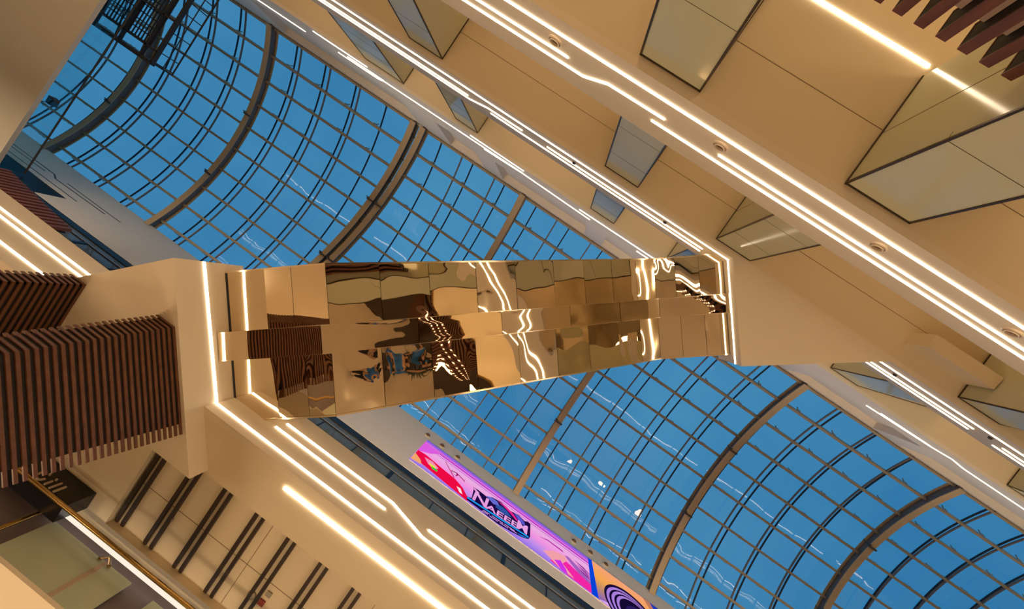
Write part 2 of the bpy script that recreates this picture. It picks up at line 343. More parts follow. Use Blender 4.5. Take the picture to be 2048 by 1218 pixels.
strip('light_strip', [(X0+1, 7.44), (-6.7, 7.46)], onL, 'lowest light strip on the slab edge at the left edge of the photo', group=G)
strip('light_strip', [(X0+1, 8.09), (-6.7, 8.11)], onL, 'middle light strip on the slab edge at the left edge of the photo', group=G)
strip('light_strip', [(X0+1, 8.41), (-6.7, 8.33)], onL, 'upper light strip on the slab edge at the left edge of the photo', group=G)
onF2 = lambda v, h, d: (*eu(UB+d, v), H(h))
strip('light_strip', [(-1.12, 7.50), (1.24, 7.56)], onF2, 'upright light strip on the block at the foot of the escalator', group=G)
o = MB().box((-1.90, 4.775, H(7.27)-.025), (X1-1, 4.825, H(7.27)-.001)).build('light_strip', 'led'); tag(o, 'bright light strip on the lower soffit beside the dark ceiling baffles', 'light strip', G)
# dark ceiling baffles in pairs
xs = [(-3.965, -3.84), (-3.35, -3.22), (-2.72, -2.59), (-2.06, -1.93), (-1.42, -1.29), (-.77, -.64), (-.12, .01), (.53, .66)]
order = ['first', 'second', 'third', 'fourth', 'fifth', 'sixth', 'seventh', 'eighth']
bf = None
for i, pr in enumerate(xs):
    for k, x in enumerate(pr):
        lab = f'dark ceiling baffle, {"left" if k == 0 else "right"} one of the {order[i]} pair from the slatted screen'
        if bf is None:
            mb = MB(); P = [(5.36, 7.368), (7.03, 7.368), (7.11, 7.40), (7.11, RC), (5.36, RC)]; w = .029
            n = len(P); mb.add([(x-w, y, H(h)) for y, h in P]+[(x+w, y, H(h)) for y, h in P], [tuple(range(n))[::-1], tuple(range(n, 2*n))]+[(j, (j+1) % n, n+(j+1) % n, n+j) for j in range(n)])
            bf = mb.build('ceiling_baffle', 'baffle'); bx = x; tag(bf, lab, 'baffle', 'dark baffles in the recessed ceiling')
        else:
            c = copy_tree(bf, bf.location + Vector((x-bx, 0, 0)), lab)
dz = H(RC)
t = MB().lathe((-1.40, 6.66, dz), (0, 0, -1), [(.075, 0), (.075, .02), (.06, .035), (.02, .04), (.001, .04)]).build('smoke_detector', 'grey'); tag(t, 'round grey smoke detector between the ceiling baffles at lower left', 'smoke detector')
tag(box((-1.25, 6.60, dz-.03), (-1.15, 6.70, dz)).build('alarm_unit', 'red'), 'small dark red alarm square beside the round smoke detector', 'alarm')
tag(box((-1.22, 6.42, dz-.03), (-1.13, 6.51, dz)).build('sensor_plate', 'grey'), 'small grey square sensor beside the red alarm square', 'sensor')
tag(box((-3.24, 6.46, dz-.03), (-3.17, 6.53, dz)).build('sensor_plate', 'grey'), 'tiny grey square sensor between the second and third baffle pairs', 'sensor')
tag(box((-.76, 6.46, dz-.03), (-.69, 6.52, dz)).build('sensor_plate', 'grey'), 'tiny beige sensor at the bottom of the baffled ceiling', 'sensor')

# slatted screens under the block
def slat_screen(label, corner, d1, l1, d2, l2, hs, pitch, lean=0., sw=.044, depth=.018, lean2=0.):
    d1, d2 = Vector((*d1, 0)), Vector((*d2, 0))
    t = thing('slatted_screen', (corner[0], corner[1], H(hs[0])), label, 'slatted screen')
    n = int(round((hs[1]-hs[0])/pitch)); htop = hs[1]
    for i in range(n+1):
        h = htop - i*pitch
        c0 = Vector((corner[0], corner[1], 0)) + d1*(lean*(htop-h))
        inn = (d1+d2).normalized()   # towards the inside of the corner
        a = Vector((corner[0], corner[1], 0)) + d1*(l1-.035*(htop-h)); b = c0; c = c0 + d2*l2
        n1 = Vector((-d1.y, d1.x, 0)); n1 = n1 if n1.dot(d2) > 0 else -n1
        n2 = Vector((-d2.y, d2.x, 0)); n2 = n2 if n2.dot(d1) > 0 else -n2
        bi = b + (n1 + n2*1.0)*depth/max(.3, 1+n1.dot(n2)) if False else b + (d1+d2)*depth/abs(d1.x*d2.y-d1.y*d2.x)
        ai = a + n1*depth; ci = c + n2*depth
        z0, z1_ = H(h)-sw/2, H(h)+sw/2
        poly = [a, b, c, ci, bi, ai]; 
        MB().prism([(p.x, p.y) for p in poly], z0, z1_).build('slat', 'wood', t)
    bk = MB(); a = Vector((corner[0], corner[1], 0)); o1 = (d1+d2)*(depth+.004)/abs(d1.x*d2.y-d1.y*d2.x)
    p0 = a+o1; p1 = a+o1+d1*(l1-.17); p2 = p1+(-d1*0)+Vector((-d1.y, d1.x, 0)).normalized()*.03*(1 if Vector((-d1.y, d1.x, 0)).dot(d2) > 0 else -1); p3 = p0+(p2-p1)
    L = d1*lean*(hs[1]-hs[0]); E_ = -d1*.035*(hs[1]-hs[0])
    bk.hexa([Vector((*q.xy, H(hs[0])-pitch/2)) for q in (p0+L, p1+E_, p2+E_, p3+L)], [Vector((*q.xy, H(hs[1]))) for q in (p0, p1, p2, p3)])
    p1 = p0+d2*(l2-.06); q = Vector((-d2.y, d2.x, 0)).normalized()*.03; q = q if q.dot(d1) > 0 else -q
    bk.hexa([Vector((*(z+L).xy, H(hs[0])-pitch/2)) for z in (p0, p1, p1+q, p0+q)], [Vector((*z.xy, H(hs[1]))) for z in (p0, p1, p1+q, p0+q)])
    bk.build('backing_panel', 'black', t)
    return t
tdir = (.6287, .7777)
slat_screen('large walnut slatted screen in front at the left edge, below the escalator block', eu(-5.8, -.085), tdir, 1.62, (-1, 0), .33, (3.4, 6.84), .0975, lean=.075)
slat_screen('smaller dark walnut slatted screen behind, below the light strips at the left edge', (-6.13, 3.88), (0, 1), 1.6, (-1, 0), .29, (5.0, 6.83), .0975)

# left upper wall with the ribbon of dark glass under it
wl = MB().box((-20.45, WY, H(18.25)), (X1, WY+.3, H(23.05))); wl.box((X0, WY, H(19.62)), (-20.45, WY+.3, H(23.05)))
struct(wl.build('wall_left_upper', 'upper'), 'plain pale upper wall on the left side of the skylight carrying the screen', 'wall')
struct(box((X0, WY+.02, H(18.0)), (-20.45, WY+.25, H(19.62))).build('window_9', 'blackglass'), 'black glass strip in the left upper wall near the photo edge', 'window')
cw = box((X0, WY+.05, H(8.4)), (X1, WY+.2, H(18.25))).build('window_8', 'darkglass'); struct(cw, 'dark glass curtain wall ribbon below the left upper wall', 'window')
box((X0, WY+.01, H(17.86)), (X1, WY+.06, H(18.24))).build('window_head', 'darkmetal', cw)
box((X0, WY+.015, H(17.475)), (X1, WY+.055, H(17.515))).build('transom', 'lip2', cw)
box((X0, WY+.02, H(17.42)), (X1, WY+.055, H(17.474))).build('transom_gasket', 'darkmetal', cw)
x = X0+.4; i = 0
while x < X1:
    w = .15 if i % 3 == 0 else .04
    box((x, WY+.02, H(8.4)), (x+w, WY+.055, H(17.42))).build('mullion', 'darkmetal', cw); x += 1.55 if i % 3 else 1.9; i += 1
onW = lambda x, h, d: (x, WY-d, H(h))
G = 'unlit strips on the left upper wall'
strip('unlit_light_strip', [(X0+1, 20.95), (-23.1, 20.97), (-22.55, 20.62), (-19.6, 20.7)], onW, 'unlit dark strip with a jog on the upper wall at the left edge', .07, .012, 'clip', G)
strip('unlit_light_strip', [(X0+1, 20.6), (-23.2, 20.62)], onW, 'unlit dark strip ending before the jog on the upper wall', .06, .012, 'clip', G)
strip('unlit_light_strip', [(X0+1, 20.08), (-20.4, 19.98)], onW, 'lowest unlit dark strip just over the black glass strip', .06, .012, 'clip', G)
strip('unlit_light_strip', [(-22.3, 21.0), (-19.0, 21.0)], onW, 'unlit dark strip right of the jog on the upper wall', .06, .012, 'clip', G)

# spotlights over the screen
def spot(x, h):
    t = thing('spotlight', (x, WY, H(h)), '', 'spotlight', 'round spotlights above the screen')
    MB().lathe((x, WY, H(h)), (0, -1, 0), [(.17, 0), (.165, .03), (.12, .05), (.11, .02)]).build('rim', 'ring', t)
    MB().lathe((x, WY-.01, H(h)), (0, -1, -.15), [(.10, 0), (.095, .07), (.06, .10), (.001, .11)]).build('lamp', 'lens', t); return t
s0 = spot(0, 22.2)
for i, (x, h, lab) in enumerate([(-1.56, 22.19, 'leftmost round spotlight over the left end of the screen'), (-.75, 22.18, 'second round spotlight over the left end of the screen'),
        (.14, 22.17, 'third round spotlight over the left end of the screen'), (6.6, 22.3, 'round spotlight over the right end of the screen, nearest the logo'),
        (7.5, 22.36, 'middle one of three spotlights over the tyre picture'), (8.33, 22.3, 'rightmost round spotlight over the tyre picture')]):
    if i == 0: s0.location = (x, WY, H(h)); s0['label'] = lab
    else: copy_tree(s0, (x, WY, H(h)), lab)

# ------------------------------------------------------------------ advertising screen
def grad(name, stops, axis=2, s=1.0):
    m = emis(name, (1, 1, 1), s); nt = m.node_tree; e = nt.nodes['Emission']
    tc = nt.nodes.new('ShaderNodeTexCoord'); sx = nt.nodes.new('ShaderNodeSeparateXYZ'); r = nt.nodes.new('ShaderNodeValToRGB')
    el = r.color_ramp.elements
    while len(el) < len(stops): el.new(.5)
    for q, (p, c) in zip(el, stops): q.position = p; q.color = lin(*c)
    nt.links.new(tc.outputs['Generated'], sx.inputs[0]); nt.links.new(sx.outputs[axis], r.inputs['Fac']); nt.links.new(r.outputs['Color'], e.inputs['Color']); return m
sc = thing('advertising_screen', (4.6, WY, H(18.95)), 'long pink and purple advertising screen with logo on the upper wall', 'screen')
SX0, SX1, SZ0, SZ1, DX = -1.42, 13.0, 18.95, 21.66, 7.36
Lx = lambda x0, z0, x1, z1, d=.0: ((x0, WY-.05-d, H(z0)), (x1, WY-.055-d, H(z1)))
box((SX0+.02, WY-.045, H(SZ0)+.02), (SX1, WY, H(SZ1)-.02)).build('casing', 'upper', sc)
pp = box(*Lx(SX0, SZ0, DX, SZ1)).build('pink_panel', grad('pink_sky', [(0, (150, 115, 235)), (.2, (196, 145, 238)), (.42, (248, 150, 228)), (.62, (240, 172, 228)), (.8, (236, 172, 234)), (.9, (222, 90, 215)), (1, (70, 95, 225))], 2, .95), sc)
op = box(*Lx(DX, SZ0, SX1, SZ1)).build('orange_panel', grad('orange_sky', [(0, (130, 90, 190)), (.3, (190, 140, 110)), (.6, (250, 170, 80)), (1, (250, 165, 120))], 2, .95), sc)
def flat(pts, d, name, col, s=.92, parent=None):
    q = [(x, WY-.056-d, H(z)) for x, z in pts]; n = len(q); b = [(x, y+.0008, z) for x, y, z in q]
    # orient either way; flat graphic on the screen face
    return MB().add(q+b, [tuple(range(n)), tuple(range(n, 2*n))[::-1]]+[(i, n+i, n+(i+1) % n, (i+1) % n) for i in range(n)]).build(name, emis('g_'+name, lin(*col), s), parent or (pp if sum(p[0] for p in pts)/len(pts) < 7.45 else op))
flat([(7.30, SZ0), (7.62, SZ0), (7.50, SZ1), (7.30, SZ1)], .002, 'blue_divider', (5, 70, 225))
for z, hgt, c in ((20.95, .05, (205, 70, 200)), (21.12, .14, (195, 60, 205)), (20.7, .03, (235, 190, 235)), (21.40, .06, (120, 110, 235))): flat([(SX0, z), (7.3, z), (7.3, z+hgt), (SX0, z+hgt)], .001, 'streak', c)
flat([(SX0, 20.1), (-.9, 20.6), (-.55, 21.2), (-.75, 21.25), (SX0, 21.3)], .0015, 'magenta_flare', (228, 95, 230))
flat([(-1.40, 19.3), (-1.40, 20.15), (-1.0, 20.22), (-.3, 20.1), (.1, 20.05), (.55, 20.0), (1.0, 19.75), (1.35, 19.3), (1.42, 18.98), (.9, 19.05), (.1, 19.15), (-.7, 19.25)], .003, 'red_car', (245, 10, 70))
flat([(-1.40, 19.05), (-1.40, 19.75), (-1.05, 19.5), (-.9, 19.2)], .004, 'orange_flame', (250, 170, 110))
flat([(-1.0, 19.95), (-.6, 20.05), (-.25, 19.85), (-.35, 19.6), (-.7, 19.6)], .005, 'headlight_glow', (250, 150, 190))
flat([(-.72, 19.75), (-.40, 19.8), (-.35, 19.6), (-.55, 19.55)], .006, 'yellow_spot', (250, 230, 60))
flat([(-.55, 19.62), (-.25, 19.66), (-.22, 19.5), (-.45, 19.45)], .007, 'green_spot', (40, 210, 60))
flat([(-.2, 20.85), (-.17, 20.88), (.52, 20.05), (.46, 20.03)], .004, 'dark_stroke', (190, 20, 100))
flat([(.2, 20.5), (.5, 20.62), (.95, 20.42), (.98, 20.32), (.6, 20.5), (.55, 20.3), (.3, 20.36)], .004, 'wing', (165, 25, 110))
flat([(.28, 20.45), (.5, 20.5), (.5, 20.36), (.33, 20.38)], .005, 'wing_light', (250, 225, 245))
flat([(.75, 19.52), (.95, 19.55), (1.12, 19.22), (.98, 19.2)], .005, 'windscreen', (250, 235, 240))
# logo
LA = math.atan2(-.28, 2.7)*0
def lg(pts, d, name, col): return flat(pts, d, name, col)
lg([(1.36, 19.06), (1.30, 19.3), (1.52, 19.45), (1.46, 20.15), (1.40, 20.42), (1.62, 20.5), (2.1, 20.45), (2.3, 20.75), (2.75, 20.9), (3.25, 20.72), (3.7, 20.9), (4.0, 20.75), (4.15, 20.9), (4.30, 20.88), (4.36, 19.80), (4.30, 19.52), (4.0, 19.3), (3.5, 19.12), (2.9, 18.98), (2.4, 18.99), (1.95, 19.05)], .003, 'logo_backing', (28, 8, 70))
lg([(2.05, 20.5), (2.3, 20.72), (2.6, 20.70), (2.75, 20.45), (2.45, 20.25)], .0036, 'logo_helmet', (105, 110, 215))
lg([(2.55, 20.40), (2.85, 20.58), (3.15, 20.5), (3.4, 20.25), (3.0, 20.05), (2.6, 20.15)], .0036, 'logo_visor', (45, 85, 165))
lg([(2.6, 20.78), (3.0, 20.85), (3.45, 20.65), (3.75, 20.32), (3.6, 20.28), (3.3, 20.5), (2.9, 20.7)], .0036, 'logo_crest', (235, 40, 150))
lg([(3.45, 20.78), (3.75, 20.85), (4.0, 20.62), (4.1, 20.3), (3.7, 20.45)], .0036, 'logo_fin', (95, 90, 215))
lg([(1.34, 19.20), (1.36, 19.32), (4.28, 19.73), (4.30, 19.62)], .0042, 'logo_bar', (25, 165, 250))
for k, (x, z, w) in enumerate([(2.15, 19.16, .30), (2.55, 19.22, .55), (3.15, 19.30, .5), (2.1, 19.05, .28), (2.45, 19.08, .42), (2.95, 19.14, .4), (3.42, 19.24, .34)]):
    lg([(x, z), (x+w, z+.05), (x+w, z+.10), (x, z+.05)], .0042, 'logo_script', (225, 165, 240))
lg([(3.75, 19.35), (4.25, 19.55), (4.1, 19.42), (3.95, 19.33)], .0042, 'logo_flash', (25, 130, 235))
def text(body, x, z, size, shear_z, d, col, parent, sx=1.0):
    cu = bpy.data.curves.new('letters', 'FONT'); cu.body = body; cu.size = size; cu.extrude = .0005; cu.offset = size*.022
    tmp = bpy.data.objects.new('tmp', cu); COL.objects.link(tmp); bpy.context.view_layer.update()
    me = bpy.data.meshes.new_from_object(tmp); COL.objects.unlink(tmp); bpy.data.objects.remove(tmp)
    L = Vector(parent['_L'])
    for v in me.vertices:
        a, b = v.co.x*sx, v.co.y; v.co = Vector((x+a, WY-.056-d-v.co.z, H(z+b+a*shear_z))) - L
    me.materials.clear(); me.materials.append(col); o = bpy.data.objects.new('letters', me); COL.objects.link(o); o.parent = parent; o['_L'] = L[:]; return o
lm = grad('letter_pink', [(0, (250, 60, 160)), (.45, (250, 130, 215)), (1, (240, 170, 235))], 2, .9)
text('N', 1.50, 19.42, 1.22, .13, .0046, lm, pp, .82)
text('AEEE', 2.20, 19.50, .64, .13, .0046, lm, pp, 1.12)
text('M', 3.66, 19.74, 1.0, .08, .0046, lm, pp, .74)
lg([(1.36, 20.32), (1.5, 20.42), (1.75, 20.3), (1.62, 20.2)], .0046, 'letter_serif', (242, 160, 230))
# pink rider picture
flat([(5.35, 19.15), (5.9, 20.0), (6.35, 19.9), (6.75, 19.75), (7.3, 19.6), (7.3, 19.0), (6.2, 19.0)], .003, 'pink_ground', (250, 40, 170))
flat([(5.0, 19.5), (5.5, 20.05), (6.05, 20.3), (6.2, 20.1), (5.95, 19.6), (6.5, 19.1), (5.8, 19.1)], .004, 'peach_shape', (250, 165, 175))
flat([(5.55, 19.42), (5.85, 19.72), (6.1, 19.35), (6.2, 19.05), (5.9, 19.05)], .005, 'purple_shape', (215, 50, 235))
flat([(6.05, 20.35), (6.25, 20.45), (6.9, 20.1), (7.3, 19.75), (7.3, 19.55), (6.7, 19.75)], .005, 'mauve_shape', (165, 100, 190))
for k in range(3): flat([(6.5+.12*k, 20.55-.2*k), (7.0+.1*k, 20.5-.22*k), (7.3, 20.3-.2*k), (7.3, 20.24-.2*k), (6.9, 20.38-.2*k)], .006, 'hair_streak', (150, 60, 160))
flat([(4.75, 20.35), (5.2, 20.62), (5.95, 20.62), (6.0, 20.5), (5.2, 20.52)], .005, 'roof_shape', (190, 40, 180))
# tyre
def ell(cx, cz, rx, rz, d, name, col, n=36, a0=0, a1=2*math.pi, tilt=0):
    pts = [(cx+rx*math.cos(a0+(a1-a0)*i/n), cz+rz*math.sin(a0+(a1-a0)*i/n)) for i in range(n)]; return flat(pts, d, name, col)
ell(9.3, 19.7, 1.35, 1.45, .003, 'tyre', (30, 14, 60))
for k, r in enumerate((1.22, 1.08, .94)): ell(9.28+.1*k, 19.68, r, r*1.06, .0034+.0012*k, 'tyre_band', (175, 130, 225)); ell(9.36+.1*k, 19.66, r-.05, r-.0, .004+.0012*k, 'tyre_groove', (22, 10, 52))
ell(9.75, 19.5, .80, .86, .008, 'sidewall', (40, 28, 95)); ell(9.9, 19.4, .62, .70, .0086, 'rim', (220, 175, 245)); ell(9.92, 19.4, .55, .63, .0092, 'wheel_well', (26, 12, 50))
for k in range(7):
    a = 2*math.pi*k/7; ca, sa = math.cos(a), math.sin(a)
    flat([(9.92-.04*sa, 19.4+.04*ca), (9.92+.56*ca-.05*sa, 19.4+.62*sa+.05*ca), (9.92+.56*ca+.05*sa, 19.4+.62*sa-.05*ca), (9.92+.04*sa, 19.4-.04*ca)], .0098, 'spoke', (200, 140, 235))
ell(9.92, 19.4, .16, .18, .0104, 'hub', (235, 190, 250))
flat([(10.4, 21.66), (11.0, 20.2), (11.3, 18.95), (13, 18.95), (13, 21.66)], .0028, 'blue_field', (30, 60, 190)); flat([(10.15, 21.66), (10.8, 20.2), (11.1, 18.95), (11.35, 18.95), (11.05, 20.2), (10.5, 21.66)], .0029, 'orange_edge', (200, 125, 95))
flat([(7.62, 18.96), (8.2, 19.25), (8.6, 18.96)], .0029, 'splash', (225, 170, 245))

# ------------------------------------------------------------------ skylight vault
YC, ZT, R0 = 2.75, 24.75, 9.27
def va(x, ang, dr):
    a = math.radians(ang); return Vector((x, YC+(R0+dr)*math.sin(a), H(ZT-R0+(R0+dr)*math.cos(a))))
ANG = [-39.6+77.8*i/40 for i in range(41)]
def arch(x, k, label, wid=.30):
    t = thing('arch_rib', va(x, -41, 0), label, 'arch', 'steel arch ribs of the skylight')
    def ribbon(w, d0, d1):
        mb = MB(); vs = []; n = len(ANG)
        for a in ANG:
            xx = x + k*math.sin(math.radians(a))*R0
            vs += [va(xx-w/2, a, d0), va(xx+w/2, a, d0), va(xx+w/2, a, d1), va(xx-w/2, a, d1)]
        fs = [(4*i+j, 4*i+(j+1) % 4, 4*i+4+(j+1) % 4, 4*i+4+j) for i in range(n-1) for j in range(4)] + [(3, 2, 1, 0), (4*n-4, 4*n-3, 4*n-2, 4*n-1)]
        return mb.add(vs, fs)
    ribbon(wid, 0, .04).build('lower_flange', 'steel', t); ribbon(.05, .04, .52).build('web', 'webshade', t); ribbon(wid*.9, .52, .56).build('upper_flange', 'steel', t)
    for a in (-10, 13.5):
        xx = x + k*math.sin(math.radians(a))*R0
        b = MB(); b.bar(va(xx-.2, a, -.05), va(xx+.2, a, -.05), .09, .05); b.bar(va(xx-.24, a-.5, -.1), va(xx-.1, a-.5, .02), .05, .05); b.bar(va(xx-.17, a, 0), va(xx-.17, a, .5), .04, .04)
        b.build('clip', 'clip', t)
arches = [(-26.5, 0, 'steel arch at the far left behind the hanging walkway'), (-19.4, 0, 'curved steel arch left of the paired arches'), (-11.36, -.125, 'left one of the pair of close steel arches'),
          (-10.85, -.135, 'right one of the pair of close steel arches'), (-4.3, 0, 'straight looking steel arch just above the escalator'), (3.25, .015, 'steel arch just below the escalator, over the logo screen'),
          (10.9, 0, 'wide steel arch right of the screen'), (18.55, 0, 'curved steel arch at the lower right corner')]
for x, k, l in arches: arch(x, k, 'brown ' + l)
arx = [(X0, 0)] + [(x, k) for x, k, _ in arches] + [(X1, 0)]
PUR = [-38, -30, -22, -14, -6, 2, 10, 18, 26, 34]
brownA = [-28.6, -24.92, -23.05, -21.2, -17.65, -15.83, -14.0]; navyA = [-29.5, -27.6, -25.78, -23.9, -22.04, -20.2, -18.37, -16.53, -14.6, -12.7]
brownB = [-7.85, -5.95, -2.36, -.44, 1.42, 5.2, 7.12, 9.06, 12.76, 14.6, 16.44, 20.4, 22.2, 24.0]; navyB = [-9.3, -7.4, -5.51, -3.63, -1.72, .2, 2.05, 3.95, 5.83, 7.7, 9.58, 11.45, 13.3, 15.1, 16.93, 18.8, 20.7, 22.55, 24.4]
def pos(x, k, a): return x + k*math.sin(math.radians(a))*R0
def vbar(mb, x, w, d0, d1):
    vs = []; n = len(ANG)
    for a in ANG: vs += [va(x-w/2, a, d0), va(x+w/2, a, d0), va(x+w/2, a, d1), va(x-w/2, a, d1)]
    return mb.add(vs, [(4*i+j, 4*i+(j+1) % 4, 4*i+4+(j+1) % 4, 4*i+4+j) for i in range(n-1) for j in range(4)])
bayname = ['far left end', 'left', 'left of the paired arches', 'narrow one between the paired arches', 'right of the paired arches', 'behind the escalator', 'over the screen', 'right of the screen', 'lower right corner']
for i in range(len(arx)-1):
    (xa, ka), (xb, kb) = arx[i], arx[i+1]
    w = thing(f'window_{i+1}' if i < 7 else f'window_{i+11}', va((xa+xb)/2, -41, .3), f'curved glazed skylight bay, {bayname[i]}', 'skylight', None, 'structure')
    br = [x for x in brownA+brownB if xa+.3 < x < xb-.3]; nv = [x for x in navyA+navyB if xa+.15 < x < xb-.15]
    wide = xb-xa > 1
    for a in (PUR if wide else [-34, -26, -18, -10, -2, 6, 14, 22, 30]):
        p0, p1 = pos(xa, ka, a)+.03, pos(xb, kb, a)-.03
        mb = MB(); n = va(0, a, 1)-va(0, a, 0)
        mb.bar(va(p0, a, .40), va(p1, a, .40), .11 if wide else .06, .14 if wide else .06, n)
        if wide:
            x = p0 + .95
            while x < p1-.3: mb.bar(va(x-.07, a, .52), va(x+.07, a, .52), .13, .10, n); mb.bar(va(x, a, .5), va(x, a, .84), .04, .04, (1, 0, 0)); x += 1.87
        mb.build('purlin', 'purlin' if wide else 'mull', w)
    for x in br: vbar(MB(), x, .055, .34, .42).build('mullion', 'mull', w)
    for x in nv: vbar(MB(), x, .055, .86, .93).build('glazing_joint', 'joint', w)
    g = MB(); nn = len(ANG)
    vs = []
    for a in ANG: vs += [va(pos(xa, ka, a), a, .95), va(pos(xb, kb, a), a, .95)]
    g.add(vs, [(2*j, 2*j+1, 2*j+3, 2*j+2) for j in range(nn-1)]); g.smooth = True
    o = g.build('glass_pane', 'skyglass', w, True)

# ------------------------------------------------------------------ escalator with mirror underside
es = thing('escalator', (*eu(-5.7, .3), H(7.68)), 'escalator with a wavy mirror-clad underside crossing the atrium', 'escalator')
U0, UK0, UK1, U1, EH0, EH1 = -5.74, -3.93, 2.48, 4.20, 8.0, 13.02
def eh(u): return EH0 if u <= UK0 else EH1 if u >= UK1 else EH0+(EH1-EH0)*(u-UK0)/(UK1-UK0)
slope = math.atan2(EH1-EH0, UK1-UK0)
def panel(u0, u1, v0, v1, drop, seed, amp=1.0, nu=16, nv=16):
    mb = MB(); vs = []
    up = Vector((*[-math.sin(slope)*c for c in (.7777, -.6287)], math.cos(slope))) if UK0 < (u0+u1)/2 < UK1 else Vector((0, 0, 1))
    rnd = random.Random(seed); tu, tv = rnd.uniform(-.004, .004)*amp, rnd.uniform(-.004, .004)*amp
    for i in range(nu+1):
        for j in range(nv+1):
            a, b = i/nu, j/nv; u = u0+(u1-u0)*a; v = v0+(v1-v0)*b
            p = Vector((*eu(u, v), H(eh(u)-drop)))
            sa, sb = 2*a-1, 2*b-1
            bul = .006*amp*(1-sa**4)*(1-sb**4)
            nz = noise.noise(Vector((u*.75+seed*.37, v*.75, 3.1)))*.030*amp + noise.noise(Vector((u*1.9, v*1.9+seed, 9.7)))*.006*amp
            edge = min(1, 6*a*(1-a)) * min(1, 6*b*(1-b))
            vs.append(p + up*(bul*0.6 + nz*edge*.55 + tu*sa + tv*sb))
    fs = [(i*(nv+1)+j, (i+1)*(nv+1)+j, (i+1)*(nv+1)+j+1, i*(nv+1)+j+1) for i in range(nu) for j in range(nv)]
    return mb.add(vs, fs)
g = .004; VA, VB, VC, VD = -.98, .06, .53, 1.61; DR = .32
row1 = [U0, -4.62, -4.22, UK0, -3.05, -2.55, -1.68, -.98, -.1, .52, 1.05, 1.75, UK1, 3.02, 3.65, U1]
row1 = [U0, -4.55, UK0, -3.2, -2.45, -1.65, -.9, -.1, .6, 1.3, 1.95, UK1, 3.0, 3.6, U1]
row2 = [U0, UK0, -2.6, -1.2, .2, 1.4, UK1, U1]
row3 = [U0, -4.95, -4.4, UK0, -3.25, -2.5, -1.75, -.95, -.15, .6, 1.35, 1.95, UK1, 3.05, 3.65, U1]
sd = 1
for row, v0, v1, dr in ((row1, VA, VB, 0), (row2, VB, VC, DR), (row3, VC, VD, 0)):
    for a, b in zip(row, row[1:]):
        flatp = b <= UK0+.01 or a >= UK1-.01
        panel(a+g, b-g, v0+g, v1-g, dr, sd, .35 if flatp else 1.0).build('soffit_panel', 'mirror', es, True); sd += 1
path = [U0, UK0, UK1, U1]
def run(v, w, drop, d, name, m):
    mb = MB()
    for a, b in zip(path, path[1:]): mb.bar((*eu(a, v), H(eh(a)-drop)), (*eu(b, v), H(eh(b)-drop)), w, d)
    return mb.build(name, m, es)
for v, dr in ((VA, 0), (VD, 0)): run(v, .03, dr-.01, .05, 'edge_trim', 'lip')
for v in (VB, VC):
    mb = MB()
    for a, b in zip(path, path[1:]):
        mb.hexa([(*eu(a, v-.006), H(eh(a)-DR-.006)), (*eu(b, v-.006), H(eh(b)-DR-.006)), (*eu(b, v+.006), H(eh(b)-DR-.006)), (*eu(a, v+.006), H(eh(a)-DR-.006))],
                [(*eu(a, v-.006), H(eh(a)+.02)), (*eu(b, v-.006), H(eh(b)+.02)), (*eu(b, v+.006), H(eh(b)+.02)), (*eu(a, v+.006), H(eh(a)+.02))])
    mb.build('strip_side', 'lip', es)
mb = MB()
for a, b in zip(path, path[1:]):
    q = lambda u, v, d: (*eu(u, v), H(eh(u)+d))
    mb.hexa([q(a, VA+.02, .06), q(b, VA+.02, .06), q(b, VD-.02, .06), q(a, VD-.02, .06)], [q(a, VA+.02, 1.05), q(b, VA+.02, 1.05), q(b, VD-.02, 1.05), q(a, VD-.02, 1.05)])
mb.build('truss_casing', 'lip', es)
tr = MB()
for i in range(30):
    u = UK0+(UK1-UK0)*i/30; u2 = UK0+(UK1-UK0)*(i+1)/30; tr.prism([eu(u, VA+.5), eu(u2, VA+.5), eu(u2, VD-.5), eu(u, VD-.5)], H(eh(u)+1.0), H(eh(u2)+1.08))
tr.build('step_band', 'tread', es)
for v in (VA+.25, VD-.25):
    b = MB(); h = MB()
    for a, c in zip(path, path[1:]):
        q = lambda u, d, dv: (*eu(u, v+dv), H(eh(u)+d))
        b.hexa([q(a, 1.05, -.006), q(c, 1.05, -.006), q(c, 1.05, .006), q(a, 1.05, .006)], [q(a, 1.95, -.006), q(c, 1.95, -.006), q(c, 1.95, .006), q(a, 1.95, .006)])
    bl_ = b.build('balustrade', 'parapet', es)
    MB().tube([(*eu(u, v), H(eh(u)+1.98)) for u in (U0, UK0-.3, UK0, UK0+.3, UK1-.3, UK1, UK1+.3, U1)], .045).build('handrail', 'rubber', bl_)
# the slot between mirror and block, and the upper landing
for u, (va0, vb0), hh in ((UB+.012, (-.98, 1.25), 8.02),): tag(MB().bar((*eu(u, va0), H(hh)), (*eu(u, vb0), H(hh)), .05, .05).build('shadow_gap_strip', 'black'), 'thin black gap strip where the mirror meets the block', 'trim strip')
P_, Q_, S_ = (2.791, RY), (4.432, -1.230), (7.09, RY)
ld = MB().prism([P_, S_, Q_], H(12.3), H(14.0)).build('trim_8', 'plaster'); struct(ld, 'triangular cream landing slab at the top end of the escalator', 'landing')
strip('light_strip', [(-.76, 12.66), (1.82, 12.70)], lambda v, h, d: (*eu(4.22-d, v), H(h)), 'upright light strip on the landing edge at the top of the escalator', group='light strips on the right-hand slab edges')

